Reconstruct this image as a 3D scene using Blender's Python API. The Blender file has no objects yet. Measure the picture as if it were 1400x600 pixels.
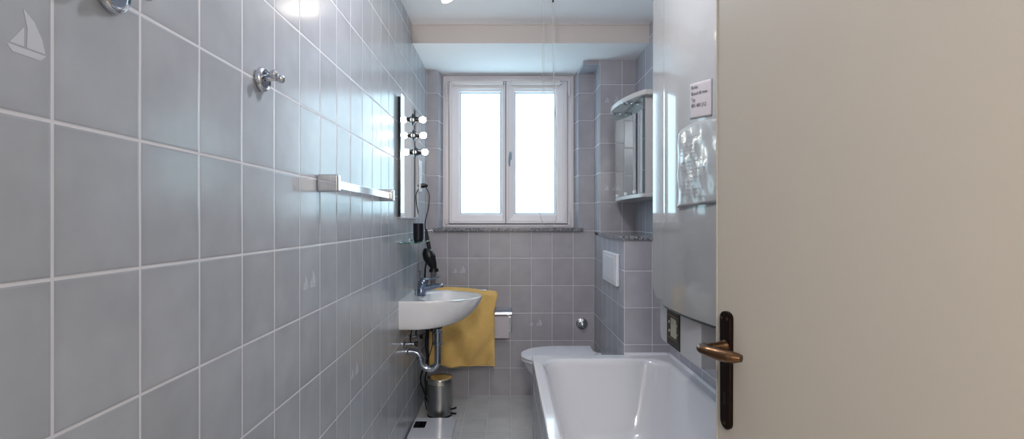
import bpy, bmesh, math, random
from mathutils import Vector, Matrix
random.seed(4)
S = bpy.context.scene
C = S.collection
PI = math.pi
V = Vector

# ------------------------------------------------------------------ materials
def lin(c):
    return tuple(((x/12.92) if x <= .04045 else ((x+.055)/1.055)**2.4) for x in c)
def mat(name, col, rough=.5, metal=0., coat=0., bump=0., bscale=200., spec=.5, emit=None, estr=0., trans=0., ior=1.45, noise=0., nscale=8., sheen=0., alpha=1.):
    m = bpy.data.materials.new(name); m.use_nodes = True
    nt = m.node_tree; N = nt.nodes; L = nt.links; b = N['Principled BSDF']
    b.inputs['Base Color'].default_value = (*lin(col), 1)
    b.inputs['Roughness'].default_value = rough
    b.inputs['Metallic'].default_value = metal
    b.inputs['Coat Weight'].default_value = coat
    b.inputs['Coat Roughness'].default_value = .05
    b.inputs['Specular IOR Level'].default_value = spec
    b.inputs['IOR'].default_value = ior
    b.inputs['Transmission Weight'].default_value = trans
    b.inputs['Alpha'].default_value = alpha
    if sheen: b.inputs['Sheen Weight'].default_value = sheen
    if emit:
        b.inputs['Emission Color'].default_value = (*lin(emit), 1); b.inputs['Emission Strength'].default_value = estr
    tc = N.new('ShaderNodeTexCoord')
    if noise:
        n = N.new('ShaderNodeTexNoise'); n.inputs['Scale'].default_value = nscale; n.inputs['Detail'].default_value = 4
        L.new(tc.outputs['Object'], n.inputs['Vector'])
        mx = N.new('ShaderNodeMixRGB'); mx.blend_type = 'MIX'
        a = lin(col); mx.inputs[1].default_value = (*[x*(1-noise) for x in a], 1); mx.inputs[2].default_value = (*[min(1, x*(1+noise)) for x in a], 1)
        L.new(n.outputs['Fac'], mx.inputs[0]); L.new(mx.outputs[0], b.inputs['Base Color'])
    if bump:
        n = N.new('ShaderNodeTexNoise'); n.inputs['Scale'].default_value = bscale; n.inputs['Detail'].default_value = 3
        L.new(tc.outputs['Object'], n.inputs['Vector'])
        bp = N.new('ShaderNodeBump'); bp.inputs['Strength'].default_value = bump; bp.inputs['Distance'].default_value = .002
        L.new(n.outputs['Fac'], bp.inputs['Height']); L.new(bp.outputs[0], b.inputs['Normal'])
    return m

def tile_mat(name, ua, u0, va, v0, tu, tv, col, grout, rough=.2, gw=.0019, var=.05, tilt=.010):
    m = bpy.data.materials.new(name); m.use_nodes = True
    nt = m.node_tree; N = nt.nodes; L = nt.links; b = N['Principled BSDF']
    def M(op, *a, clamp=False):
        n = N.new('ShaderNodeMath'); n.operation = op; n.use_clamp = clamp
        for i, x in enumerate(a):
            if isinstance(x, (int, float)): n.inputs[i].default_value = x
            else: L.new(x, n.inputs[i])
        return n.outputs[0]
    geo = N.new('ShaderNodeNewGeometry'); sp = N.new('ShaderNodeSeparateXYZ'); L.new(geo.outputs['Position'], sp.inputs[0])
    def cell(ax, o, t):
        u = M('DIVIDE', M('SUBTRACT', sp.outputs[ax], o), t)
        f = M('FRACT', u); fl = M('FLOOR', u)
        d = M('MULTIPLY', M('MINIMUM', f, M('SUBTRACT', 1., f)), t)
        return fl, d
    fu, du = cell(ua, u0, tu); fv, dv = cell(va, v0, tv)
    d = M('MINIMUM', du, dv)
    mask = M('DIVIDE', M('SUBTRACT', d, gw), .0008, clamp=True)      # 0 grout, 1 tile
    cv = N.new('ShaderNodeCombineXYZ'); L.new(fu, cv.inputs[0]); L.new(fv, cv.inputs[1])
    wn = N.new('ShaderNodeTexWhiteNoise'); wn.noise_dimensions = '3D'; L.new(cv.outputs[0], wn.inputs['Vector'])
    # cloudy glaze
    off = N.new('ShaderNodeVectorMath'); off.operation = 'MULTIPLY_ADD'
    L.new(wn.outputs['Color'], off.inputs[0]); off.inputs[1].default_value = (3, 3, 3); L.new(geo.outputs['Position'], off.inputs[2])
    no = N.new('ShaderNodeTexNoise'); no.inputs['Scale'].default_value = 9; no.inputs['Detail'].default_value = 3
    L.new(off.outputs[0], no.inputs['Vector'])
    k = M('ADD', M('MULTIPLY', M('SUBTRACT', wn.outputs['Value'], .5), var*2), M('MULTIPLY', M('SUBTRACT', no.outputs['Fac'], .5), .35))
    edge = M('MULTIPLY', M('SUBTRACT', 1., M('DIVIDE', d, .022, clamp=True)), -.06)
    k = M('ADD', M('ADD', k, edge), 1.)
    hs = N.new('ShaderNodeHueSaturation'); hs.inputs['Color'].default_value = (*lin(col), 1); L.new(k, hs.inputs['Value'])
    mx = N.new('ShaderNodeMixRGB'); L.new(mask, mx.inputs[0]); mx.inputs[1].default_value = (*lin(grout), 1); L.new(hs.outputs[0], mx.inputs[2])
    L.new(mx.outputs[0], b.inputs['Base Color'])
    r = M('ADD', M('MULTIPLY', mask, rough-.75), .75); L.new(r, b.inputs['Roughness'])
    # tilt every tile by a hair, plus pillowed edge and slight waviness
    tv_ = N.new('ShaderNodeVectorMath'); tv_.operation = 'MULTIPLY_ADD'
    L.new(wn.outputs['Color'], tv_.inputs[0]); tv_.inputs[1].default_value = (tilt,)*3
    L.new(geo.outputs['Normal'], tv_.inputs[2])
    h = M('ADD', M('DIVIDE', M('SUBTRACT', d, gw*.6), .004, clamp=True), M('MULTIPLY', no.outputs['Fac'], .5))
    bp = N.new('ShaderNodeBump'); bp.inputs['Strength'].default_value = .35; bp.inputs['Distance'].default_value = .0018
    L.new(h, bp.inputs['Height']); L.new(tv_.outputs[0], bp.inputs['Normal']); L.new(bp.outputs[0], b.inputs['Normal'])
    return m

TU, TV = .1545, .203
TCOL = (.64, .656, .682); GCOL = (.80, .80, .82)
T_left = tile_mat('grey_blue_wall_tile_left', 'Y', .6425, 'Z', 0, TU, TV, TCOL, GCOL)
T_back = tile_mat('grey_blue_wall_tile_back', 'X', .6545, 'Z', 0, TU, TV, (.66, .648, .675), GCOL, rough=.25)
T_side = tile_mat('grey_blue_wall_tile_side', 'Y', 2.748, 'Z', 0, TU, TV, (.63, .64, .68), GCOL, rough=.22)
T_hor = tile_mat('grey_blue_tile_soffit', 'X', .6545, 'Y', 3.457, TU, TV, (.63, .64, .68), GCOL)
T_floor = tile_mat('pale_grey_floor_tile', 'X', -.272, 'Y', 3.469, TU, .2035, (.76, .76, .76), (.84, .84, .84), rough=.28)
M_relief = mat('pale_relief_glaze', (.745, .76, .79), .25)
M_ceil = mat('white_ceiling_paint', (.94, .94, .95), .85, bump=.08, bscale=60)
M_beam = mat('warm_white_beam_paint', (.80, .77, .75), .85, bump=.08, bscale=60)
M_hall = mat('hall_wall_paint', (.88, .86, .82), .8)
M_hallf = mat('hall_floor_oak', (.55, .42, .30), .45, noise=.2, nscale=3)
M_pvc = mat('white_pvc_frame', (.945, .925, .94), .3, spec=.5)
M_gapshade = mat('grey_gap_shade', (.50, .50, .54), .6)  # grey tone painted for the shade in the sash gap
M_blind = mat('cream_blind_cloth', (.90, .875, .87), .55)
M_gasket = mat('dark_window_gasket', (.12, .18, .28), .5)
M_pane = mat('frosted_daylit_pane', (.8, .86, .9), .04, emit=(.79, .94, 1.0), estr=1.9)
M_ceramic = mat('white_ceramic', (.86, .86, .87), .12, coat=.6)
M_enamel = mat('white_bath_enamel', (.86, .86, .88), .10, coat=.7)
M_boiler = mat('light_grey_enamelled_steel', (.62, .62, .62), .07, coat=.5)
M_boiler2 = mat('light_grey_casing', (.70, .70, .71), .3)
M_tap = mat('chrome_tap_reflection_tint', (.50, .53, .60), .08, metal=1)  # base colour darkened and blued to carry a reflection
M_socket = mat('satin_chrome_socket', (.25, .26, .28), .3, metal=1)
M_handle = mat('silver_lacquered_handle', (.50, .53, .57), .3, metal=.4)
M_dark = mat('black_plastic', (.03, .03, .035), .35)
M_gloss = mat('navy_black_glaze', (.045, .05, .10), .3)
M_chrome = mat('polished_chrome', (.78, .79, .81), .07, metal=1)
M_chromed = mat('dull_chrome', (.66, .69, .74), .18, metal=1)
M_steel = mat('brushed_steel', (.66, .66, .66), .28, metal=1, bump=.05, bscale=400)
M_lid = mat('polished_steel_lid', (.80, .78, .74), .16, metal=1)
M_bronze = mat('antique_bronze', (.40, .30, .22), .28, metal=1, noise=.25, nscale=40)
M_bronzed = mat('dark_oiled_bronze', (.14, .09, .07), .32, metal=.8, noise=.3, nscale=60)
M_brass = mat('brass_line', (.60, .50, .25), .35, metal=1)
M_label = mat('beige_gauge_face', (.62, .61, .54), .5)
M_mirror = mat('mirror_silver', (.86, .90, .90), .015, metal=1)
M_mirrorside = mat('dark_teal_glass_edge', (.03, .10, .12), .2)
M_glass = mat('green_tinted_glass', (.72, .92, .88), .03, trans=.92, ior=1.5)
M_towel = mat('mustard_terry_cloth', (.88, .73, .44), .95, bump=1., bscale=260, sheen=.3, noise=.10, nscale=60)
M_paper = mat('white_tissue_paper', (.80, .77, .80), .9, bump=.3, bscale=80)
M_card = mat('lined_note_paper', (.68, .655, .665), .8)
M_ink = mat('dark_pen_ink', (.16, .13, .18), .8)
M_print = mat('grey_printed_text', (.52, .52, .54), .8)
M_sleeve = mat('clear_plastic_sleeve', (.64, .65, .65), .16, coat=.4, bump=.6, bscale=18)
M_door = mat('beige_door_paint', (.655, .635, .60), .38, bump=.03, bscale=90)
M_frame = mat('beige_door_frame_paint', (.76, .72, .66), .45)
M_white = mat('white_plastic', (.86, .86, .89), .3)
M_cab = mat('white_cabinet_lacquer', (.76, .75, .75), .35)
M_scale = mat('white_scale_glass', (.80, .80, .83), .12, coat=.4)
M_screen = mat('black_display', (.02, .025, .04), .12)
M_string = mat('white_cord', (.72, .72, .70), .8)
M_bulb = mat('glowing_opal_bulb', (1, .97, .92), .3, emit=(1, .955, .90), estr=22)
M_shade = mat('glowing_frosted_shade', (1, .95, .85), .3, emit=(1, .93, .80), estr=1.3)
M_cone = mat('smoke_grey_nozzle', (.36, .36, .38), .35)

def granite():
    m = bpy.data.materials.new('speckled_grey_granite'); m.use_nodes = True
    nt = m.node_tree; N = nt.nodes; L = nt.links; b = N['Principled BSDF']
    tc = N.new('ShaderNodeTexCoord'); v = N.new('ShaderNodeTexVoronoi'); v.inputs['Scale'].default_value = 240
    L.new(tc.outputs['Object'], v.inputs['Vector'])
    n = N.new('ShaderNodeTexNoise'); n.inputs['Scale'].default_value = 90; L.new(tc.outputs['Object'], n.inputs['Vector'])
    s = N.new('ShaderNodeSeparateColor'); L.new(v.outputs['Color'], s.inputs[0])
    a = N.new('ShaderNodeMath'); a.operation = 'MULTIPLY_ADD'; L.new(n.outputs['Fac'], a.inputs[0]); a.inputs[1].default_value = .5
    L.new(s.outputs[0], a.inputs[2])
    cr = N.new('ShaderNodeValToRGB'); L.new(a.outputs[0], cr.inputs[0])
    cr.color_ramp.elements[0].position = .35; cr.color_ramp.elements[0].color = (.02, .02, .025, 1)
    cr.color_ramp.elements[1].position = 1.1 if False else 1.0; cr.color_ramp.elements[1].color = (.36, .36, .39, 1)
    e = cr.color_ramp.elements.new(.65); e.color = (.16, .16, .18, 1)
    L.new(cr.outputs[0], b.inputs['Base Color']); b.inputs['Roughness'].default_value = .15
    return m
M_granite = granite()

# ------------------------------------------------------------------ helpers
W = {}
def thing(name, label, cat, loc, group=None):
    o = bpy.data.objects.new(name, None); C.objects.link(o); o.empty_display_size = .05
    o.location = loc; W[o] = V(loc); o['label'] = label; o['category'] = cat
    if group: o['group'] = group
    return o
def obj(name, bm, m, parent=None, smooth=True, label=None, mods=None, angle=38):
    bmesh.ops.recalc_face_normals(bm, faces=bm.faces)
    lo = V((min(v.co[i] for v in bm.verts) for i in range(3))); hi = V((max(v.co[i] for v in bm.verts) for i in range(3)))
    c = V(((lo.x+hi.x)/2, (lo.y+hi.y)/2, lo.z))
    bmesh.ops.translate(bm, verts=bm.verts, vec=-c)
    me = bpy.data.meshes.new(name); bm.to_mesh(me); bm.free()
    ms = m if isinstance(m, (list, tuple)) else [m]
    for x in ms: me.materials.append(x)
    if smooth:
        for p in me.polygons: p.use_smooth = True
        me.set_sharp_from_angle(angle=math.radians(angle))
    o = bpy.data.objects.new(name, me); C.objects.link(o)
    if smooth:
        wn = o.modifiers.new('weighted', 'WEIGHTED_NORMAL'); wn.keep_sharp = True; wn.weight = 100
    if parent: o.parent = parent; o.location = c - W[parent]
    else: o.location = c
    W[o] = c
    if label: o['label'] = label
    return o
def struct(name, bm, m, smooth=False, **k):
    o = obj(name, bm, m, None, smooth, **k); o['kind'] = 'structure'; return o
def tag(o, label, cat, group=None):
    o['label'] = label; o['category'] = cat
    if group: o['group'] = group
    return o
def B(): return bmesh.new()
def box(bm, x0, x1, y0, y1, z0, z1, bev=0., seg=2, mi=0):
    r = bmesh.ops.create_cube(bm, size=1)
    vs = r['verts']
    for v in vs:
        v.co = V((x0+(v.co.x+.5)*(x1-x0), y0+(v.co.y+.5)*(y1-y0), z0+(v.co.z+.5)*(z1-z0)))
    fs = {f for v in vs for f in v.link_faces}
    for f in fs: f.material_index = mi
    if bev:
        es = {e for v in vs for e in v.link_edges}
        bmesh.ops.bevel(bm, geom=list(es), offset=bev, segments=seg, affect='EDGES', profile=.5)
    return bm
def loft(bm, rings, cap0=True, cap1=True, close=True, mi=0):
    R = [[bm.verts.new(p) for p in r] for r in rings]
    n = len(R[0])
    for a, b in zip(R, R[1:]):
        for i in range(n if close else n-1):
            j = (i+1) % n
            f = bm.faces.new((a[i], a[j], b[j], b[i])); f.material_index = mi
    if cap0: bm.faces.new(R[0][::-1]).material_index = mi
    if cap1: bm.faces.new(R[-1]).material_index = mi
    return R
def frame_of(d):
    d = d.normalized(); up = V((0, 0, 1)) if abs(d.z) < .9 else V((1, 0, 0))
    a = d.cross(up).normalized(); return a, d.cross(a).normalized()
def catmull(pts, k=6):
    pts = [V(p) for p in pts]
    if len(pts) < 3: return pts
    P = [2*pts[0]-pts[1]]+pts+[2*pts[-1]-pts[-2]]
    out = []
    for i in range(1, len(P)-2):
        for s in range(k):
            t = s/k; a, b, c, d = P[i-1:i+3]
            out.append(.5*((2*b)+(c-a)*t+(2*a-5*b+4*c-d)*t*t+(3*b-a-3*c+d)*t**3))
    out.append(pts[-1]); return out
def tube(bm, pts, r, n=10, smooth_k=0, mi=0, flat=1.):
    pts = [V(p) for p in pts]
    if smooth_k: pts = catmull(pts, smooth_k)
    m = len(pts); rr = r if isinstance(r, (list, tuple)) else None
    rings = []; a = b = None
    for i, p in enumerate(pts):
        d = (pts[min(i+1, m-1)]-pts[max(i-1, 0)]).normalized()
        if a is None: a, b = frame_of(d)
        else:
            a = (a-d*a.dot(d)).normalized(); b = d.cross(a).normalized()
        if rr:
            u = i/(m-1)*(len(rr)-1); k = min(int(u), len(rr)-2); q = rr[k]+(rr[k+1]-rr[k])*(u-k)
        else: q = r
        rings.append([p+(a*math.cos(t)+b*math.sin(t)*flat)*q for t in [2*PI*j/n for j in range(n)]])
    loft(bm, rings, mi=mi)
    return bm
def lathe(bm, o, d, prof, n=24, mi=0):
    """prof: (distance along d, radius)"""
    o = V(o); d = V(d).normalized(); a, b = frame_of(d)
    rings = [[o+d*s+(a*math.cos(2*PI*j/n)+b*math.sin(2*PI*j/n))*max(r, 1e-4) for j in range(n)] for s, r in prof]
    loft(bm, rings, mi=mi); return bm
def ball(bm, c, r, n=16):
    return lathe(bm, V(c)-V((0, 0, r)), (0, 0, 1), [(r-r*math.cos(PI*i/12), r*math.sin(PI*i/12)) for i in range(13)], n)
def prism(bm, poly, axis, a0, a1, mi=0):
    def P(u, v, w):
        return {'X': V((w, u, v)), 'Y': V((u, w, v)), 'Z': V((u, v, w))}[axis]
    loft(bm, [[P(u, v, a0) for u, v in poly], [P(u, v, a1) for u, v in poly]], mi=mi); return bm
def rrect(cx, cy, hx, hy, r, n=8):
    out = []
    for k, (sx, sy) in enumerate(((1, 1), (-1, 1), (-1, -1), (1, -1))):
        for i in range(n+1):
            t = PI/2*k+PI/2*i/n
            out.append((cx+sx*(hx-r)+r*math.cos(t), cy+sy*(hy-r)+r*math.sin(t)))
    return out
def dshape(xw, xa, yc, hw, s, n=28, p=2.2):
    """straight sides from wall xw, then half super-ellipse to apex xa"""
    xs = xw+(xa-xw)*s; out = [(xw, yc-hw)]
    for i in range(n+1):
        t = -PI/2+PI*i/n
        c, q = math.cos(t), math.sin(t)
        out.append((xs+(xa-xs)*abs(c)**(2/p), yc+hw*math.copysign(abs(q)**(2/p), q)))
    out.append((xw, yc+hw)); return out

# ------------------------------------------------------------------ camera
FPX = 682.
cam = bpy.data.cameras.new('camera'); co = bpy.data.objects.new('camera', cam); C.objects.link(co)
cam.sensor_width = 36; cam.lens = FPX/1400*36; cam.shift_x = 9/1400; cam.shift_y = 1/1400
cam.clip_start = .02
co.location = (0, 0, 1.294); co.rotation_euler = (PI/2, 0, 0); S.camera = co
CZ = 1.294

# ------------------------------------------------------------------ room shell
XL, XR, YB, YW = -.5836, .902, 3.685, 3.83
HC, LC, YBM = 2.52, 2.402, 3.124

def boat(bm, o, ux, nrm, s):
    """pale sail boat glaze relief: o = lower centre, ux = unit right, nrm = out of wall"""
    o, ux, nrm = V(o), V(ux), V(nrm); z = V((0, 0, 1))
    def shape(pts):
        ring = [o+ux*(a*s)+z*(b*s) for a, b in pts]
        loft(bm, [[p for p in ring], [p+nrm*.0004 for p in ring]], mi=1)
    shape([(-.46, .14), (.44, .14), (.30, 0), (-.34, 0)])
    shape([(-.02, .18), (.42, .18), (.34, .48), (.16, .80), (-.10, 1.0), (.0, .60)])
    shape([(-.40, .18), (-.08, .18), (-.08, .62), (-.22, .42)])

bm = B(); box(bm, XL-.12, XL, 0., 4.05, -.1, 2.62)
for y, z, s, two in ((.609, 1.494, .056, 0), (1.512, 1.092, .052, 1), (1.958, .690, .050, 1), (1.512, 1.925, .052, 1), (2.26, 1.655, .050, 1), (1.34, .30, .05, 1)):
    boat(bm, (XL, y, z), (0, 1, 0), (1, 0, 0), s)
    if two: boat(bm, (XL, y-.056, z), (0, 1, 0), (1, 0, 0), s*.78)
struct('wall_left', bm, [T_left, M_relief])
# window wall: below the sill, and the two tiled strips beside the window with splayed reveals
bm = B(); box(bm, XL, XR+.1, YB, 4.05, -.1, 1.213)
for x, z in ((-.345, .905), (.22, .515)):
    boat(bm, (x-.028, YB, z), (1, 0, 0), (0, -1, 0), .036); boat(bm, (x+.03, YB, z), (1, 0, 0), (0, -1, 0), .052)
struct('wall_window', bm, [T_back, M_relief])
def strip(name, poly, z0, z1):
    bm = B(); prism(bm, poly, 'Z', z0, z1)
    bm.faces.ensure_lookup_table()
    for f in bm.faces:
        f.normal_update()
        if abs(f.normal.x) > .7: f.material_index = 1
    struct(name, bm, [T_back, T_side])
strip('wall_window_left', [(XL, YB), (-.4966, YB), (-.4795, 3.835), (-.4795, 4.05), (XL, 4.05)], 1.213, LC)
strip('wall_window_right', [(.540, YB), (XR+.1, YB), (XR+.1, 4.05), (.5235, 4.05), (.5235, 3.835)], 1.213, LC)
bm = B(); box(bm, -.479, .523, 3.905, 4.05, 1.213, LC); struct('wall_window_outer', bm, M_ceil)
# right wall
bm = B(); box(bm, XR, XR+.1, 0., YB, -.1, 2.62); struct('wall_right', bm, T_side)
# tiled projections
def boxwall(name, x0, x1, y0, y1, z0, z1, boats=()):
    bm = B(); box(bm, x0, x1, y0, y1, z0, z1)
    for f in bm.faces:
        f.normal_update(); n = f.normal
        f.material_index = 1 if abs(n.x) > .7 else (2 if abs(n.z) > .7 else 0)
    for x, z, s in boats:
        bb = len(bm.faces); boat(bm, (x, y0, z), (1, 0, 0), (0, -1, 0), s)
        bm.faces.ensure_lookup_table()
        for f in list(bm.faces)[bb:]: f.material_index = 3
    struct(name, bm, [T_back, T_side, T_hor, M_relief])
boxwall('wall_cistern', .654, XR, 2.748, YB, -.0, 1.185)
boxwall('wall_niche', .654, XR, 3.457, YB, 1.2066, LC, [(.703, 2.11, .038), (.77, 2.11, .044), (.70, 1.50, .04), (.76, 1.50, .045), (.85, 1.50, .04)])
boxwall('wall_soffit', .540, .654, 3.457, YB, 2.372, LC)
# floor, ceilings
bm = B(); box(bm, XL-.12, XR+.1, .08, 4.05, -.1, 0); struct('floor', bm, T_floor)
bm = B(); box(bm, XL, XR, .15, YBM, HC, HC+.1); struct('ceiling', bm, M_ceil)
bm = B(); box(bm, XL, XR, YBM, 4.05, LC, HC+.1)
for f in bm.faces:
    f.normal_update()
    if abs(f.normal.y) > .7: f.material_index = 1
struct('ceiling_lowered', bm, [M_ceil, M_beam])
bm = B(); tube(bm, [(XL+.001, YBM-.003, HC-.003), (XR-.001, YBM-.003, HC-.003)], .0035, 6); struct('trim_1', bm, M_beam)
# tiled front of the bath
bm = B(); box(bm, .150, .168, 1.0, 2.746, 0, .535); struct('wall_bath_front', bm, T_side)
bm = B(); box(bm, .150, XR, .985, 1.0, 0, .535); struct('wall_bath_end', bm, T_back)
# entrance wall with the door opening, and the hall behind the camera
bm = B(); box(bm, XL, -.24, 0., .15, 0, HC); box(bm, .72, XR, 0, .15, 0, HC); box(bm, -.24, .72, 0, .15, 2.05, HC)
struct('wall_entrance', bm, M_ceil)
bm = B()
box(bm, -.24, -.215, -.01, .16, 0, 2.05); box(bm, .695, .72, -.01, .16, 0, 2.05); box(bm, -.24, .72, -.01, .16, 2.025, 2.05)
struct('trim_door_frame', bm, M_frame)
bm = B(); box(bm, -1.3, 1.5, -2.0, .08, -.1, 0.); struct('floor_hall', bm, M_hallf)
bm = B(); box(bm, -1.3, 1.5, -2.0, 0, 2.52, 2.62); struct('ceiling_hall', bm, M_ceil)
bm = B(); box(bm, -1.4, -1.3, -2.0, 0., 0, 2.62); struct('wall_hall_left', bm, M_hall)
bm = B(); box(bm, 1.5, 1.6, -2.0, 0., 0, 2.62); struct('wall_hall_right', bm, M_hall)
bm = B(); box(bm, -1.4, 1.6, -2.1, -2.0, 0, 2.62); struct('wall_hall_back', bm, M_hall)
bm = B(); box(bm, -1.3, XL, 0, .12, 0, 2.62); box(bm, XR, 1.5, 0., .12, 0, 2.62); struct('wall_hall_front', bm, M_hall)

# ------------------------------------------------------------------ window
def wx(px): return (px-691)/FPX*YW
win = bpy.data.objects.new('window_1', None); C.objects.link(win); win.location = (.02, YW, 1.238); W[win] = V(win.location)
win['kind'] = 'structure'
def rectframe(bm, x0, x1, z0, z1, t, y0, y1, bev=.004, tb=None, tt=None, tr=None):
    tb = tb or t; tt = tt or t; tr = tr or t
    O = [(x0, z0), (x1, z0), (x1, z1), (x0, z1)]; I = [(x0+t, z0+tb), (x1-tr, z0+tb), (x1-tr, z1-tt), (x0+t, z1-tt)]
    Vv = {}
    for k, y in (('f', y0), ('b', y1)):
        Vv['o'+k] = [bm.verts.new((a, y, b)) for a, b in O]; Vv['i'+k] = [bm.verts.new((a, y+(.006 if k == 'f' else 0), b)) for a, b in I]
    for i in range(4):
        j = (i+1) % 4
        for q in (('of', 'if'), ('if', 'ib'), ('ib', 'ob'), ('ob', 'of')):
            bm.faces.new((Vv[q[0]][i], Vv[q[0]][j], Vv[q[1]][j], Vv[q[1]][i]))
    if bev: bmesh.ops.bevel(bm, geom=[e for e in bm.edges], offset=bev, segments=2, affect='EDGES')
bm = B(); rectframe(bm, -.480, .524, 1.2385, 2.4015, .055, 3.832, 3.90, .003)
obj('frame', bm, M_pvc, win)
bm = B(); rectframe(bm, -.470, .514, 1.2445, 2.3925, .010, 3.824, 3.834, .002)
obj('frame_bead', bm, M_pvc, win)
bm = B(); rectframe(bm, -.4345, .4775, 1.2635, 2.3590, .006, 3.8265, 3.8335, 0); obj('rebate_gap_shade', bm, M_gapshade, win, smooth=False)  # thin strip painting the shaded gap line around the sashes
def sash(x0, x1, gx0, gx1, handle_side):
    bm = B(); z0, z1 = 1.270, 2.3526
    rectframe(bm, x0, x1, z0, z1, gx0-x0-.012, 3.806, 3.888, .003, tb=.062, tt=.060, tr=x1-gx1-.012)
    s = obj('sash', bm, M_pvc, win)
    bm = B(); rectframe(bm, x0+.014, x1-.014, z0+.014, z1-.014, .009, 3.801, 3.809, .0015); obj('sash_bead', bm, M_pvc, s)
    bm = B(); rectframe(bm, gx0-.013, gx1+.013, 1.3445-.013, 2.2797+.013, .013, 3.8215, 3.860, .002); obj('glazing_bead', bm, M_pvc, s)
    bm = B(); rectframe(bm, gx0-.002, gx1+.002, 1.3425, 2.2817, .0075, 3.853, 3.866, 0); obj('gasket', bm, M_gasket, s, smooth=False)
    bm = B(); box(bm, gx0-.001, gx1+.001, 3.862, 3.870, 1.3435, 2.2807); obj('pane', bm, M_pane, s, smooth=False)
    return s
bm = B(); box(bm, -.001, .007, 3.818, 3.832, 1.272, 2.350); obj('meeting_gap_shade', bm, M_gasket, win, smooth=False)  # dark strip standing in for shade between the two sashes
sL = sash(-.4285, .0005, -.348, -.035, 1); sR = sash(.0055, .4717, .073, .384, -1)
# handle
bm = B(); box(bm, .030, .048, 3.796, 3.811, 1.755, 1.815, .004)
h = obj('window_handle', bm, M_handle, sR)
bm = B(); tube(bm, [(.039, 3.798, 1.80), (.039, 3.765, 1.80), (.034, 3.757, 1.785), (.030, 3.757, 1.745), (.030, 3.760, 1.70)], [.006, .006, .0075, .0085, .006], 10, 5)
obj('handle_lever', bm, M_handle, h)
# hinges
for x, z in ((-.452, 2.30), (.487, 2.30), (.487, 1.315), (-.452, 1.285)):
    bm = B(); lathe(bm, (x, 3.806, z-.055 if z > 1.29 else z-.02), (0, 0, 1), [(0, .006), (.0, .0075), (.10 if z > 1.29 else .04, .0075), (.10 if z > 1.29 else .04, .004)], 12)
    box(bm, x-.010, x+.010, 3.811, 3.832, z-.03 if z > 1.29 else z-.015, z+.03 if z > 1.29 else z+.015, .001)
    obj('hinge', bm, M_pvc, win)
# roller blinds
def blind(x0, x1, label, side):
    t = thing('roller_blind', label, 'blind', ((x0+x1)/2, 3.79, 2.297), 'roller blinds on the window sashes')
    bm = B(); prism(bm, [(3.806, 2.3175), (3.780, 2.3175), (3.768, 2.325), (3.765, 2.338), (3.770, 2.348), (3.782, 2.353), (3.806, 2.353)], 'X', x0+.006, x1-.006)
    obj('cassette', bm, M_blind, t)
    bm = B(); box(bm, x0+.012, x1-.012, 3.790, 3.800, 2.294, 2.3170, .003); obj('bottom_bar', bm, M_blind, t)
    for xx in (x0, x1):
        s = 1 if xx == x1 else -1
        bm = B(); lathe(bm, (xx-s*.006, 3.785, 2.335), (s, 0, 0), [(0, .016), (.007, .017), (.009, .013)], 16); obj('end_cap', bm, M_chromed if s == side else M_blind, t)
    xe = x0-.0 if side < 0 else x1
    return t
b1 = blind(-.402, -.012, 'cream rolled up blind above the left window pane', 1)
b2 = blind(.038, .418, 'cream rolled up blind above the right window pane', 1)
for par, xc, w, zb in ((b1, -.440, .022, 1.34), (b2, .448, .014, 1.33)):
    bm = B(); pts = [(xc-w/2, 3.786, 2.335)]+[(xc-w/2+.003*math.sin(k*1.3)-.008*(k/8), 3.790, 2.335-(2.335-zb)*k/8) for k in range(1, 8)]
    pts += [(xc-.006, 3.79, zb-.012), (xc+.012, 3.79, zb-.018), (xc+w, 3.79, zb)]
    pts += [(xc+w/2+w*.5*(1-k/8), 3.790, zb+(2.335-zb)*k/8) for k in range(1, 9)]
    tube(bm, pts, .0011, 6, 4); obj('pull_chain', bm, M_blind, par)

# granite sill and ledge
bm = B(); box(bm, -.535, .575, 3.655, 3.832, 1.2135, 1.238, .003)
struct('window_sill', bm, M_granite, smooth=True)
bm = B(); box(bm, .640, XR, 2.735, 3.457, 1.1855, 1.2066, .003); struct('trim_granite_ledge', bm, M_granite, smooth=True)

# ------------------------------------------------------------------ pull cord
t = thing('pull_cord', 'long thin white cord loop hanging from the ceiling in front of the window', 'cord', (.235, 2.76, 1.26))
bm = B()
A = [(.208+.0, 2.76, 2.52), (.206, 2.76, 2.2), (.207, 2.76, 2.0), (.203, 2.76, 1.8), (.196, 2.76, 1.6), (.186, 2.76, 1.4), (.190, 2.76, 1.33), (.205, 2.76, 1.283), (.230, 2.76, 1.262), (.258, 2.76, 1.266), (.276, 2.76, 1.285), (.282, 2.76, 1.33), (.279, 2.76, 1.5), (.283, 2.76, 1.75), (.270, 2.76, 2.0), (.262, 2.76, 2.25), (.262, 2.76, 2.515)]
tube(bm, A, .0016, 6, 5); obj('cord_loop', bm, M_string, t)
bm = B(); tube(bm, [(.216, 2.76, 2.50), (.217, 2.76, 2.0), (.2105, 2.76, 1.8)], .0006, 5, 4); tube(bm, [(.270, 2.76, 2.50), (.272, 2.76, 2.1), (.2785, 2.76, 1.85)], .0006, 5, 4)
obj('thin_strand', bm, M_string, t)
bm = B(); lathe(bm, (.262, 2.745, 2.512), (0, 0, -1), [(0, .004), (.018, .005), (.02, .001)], 12); obj('ceiling_eye', bm, M_dark, t)

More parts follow.
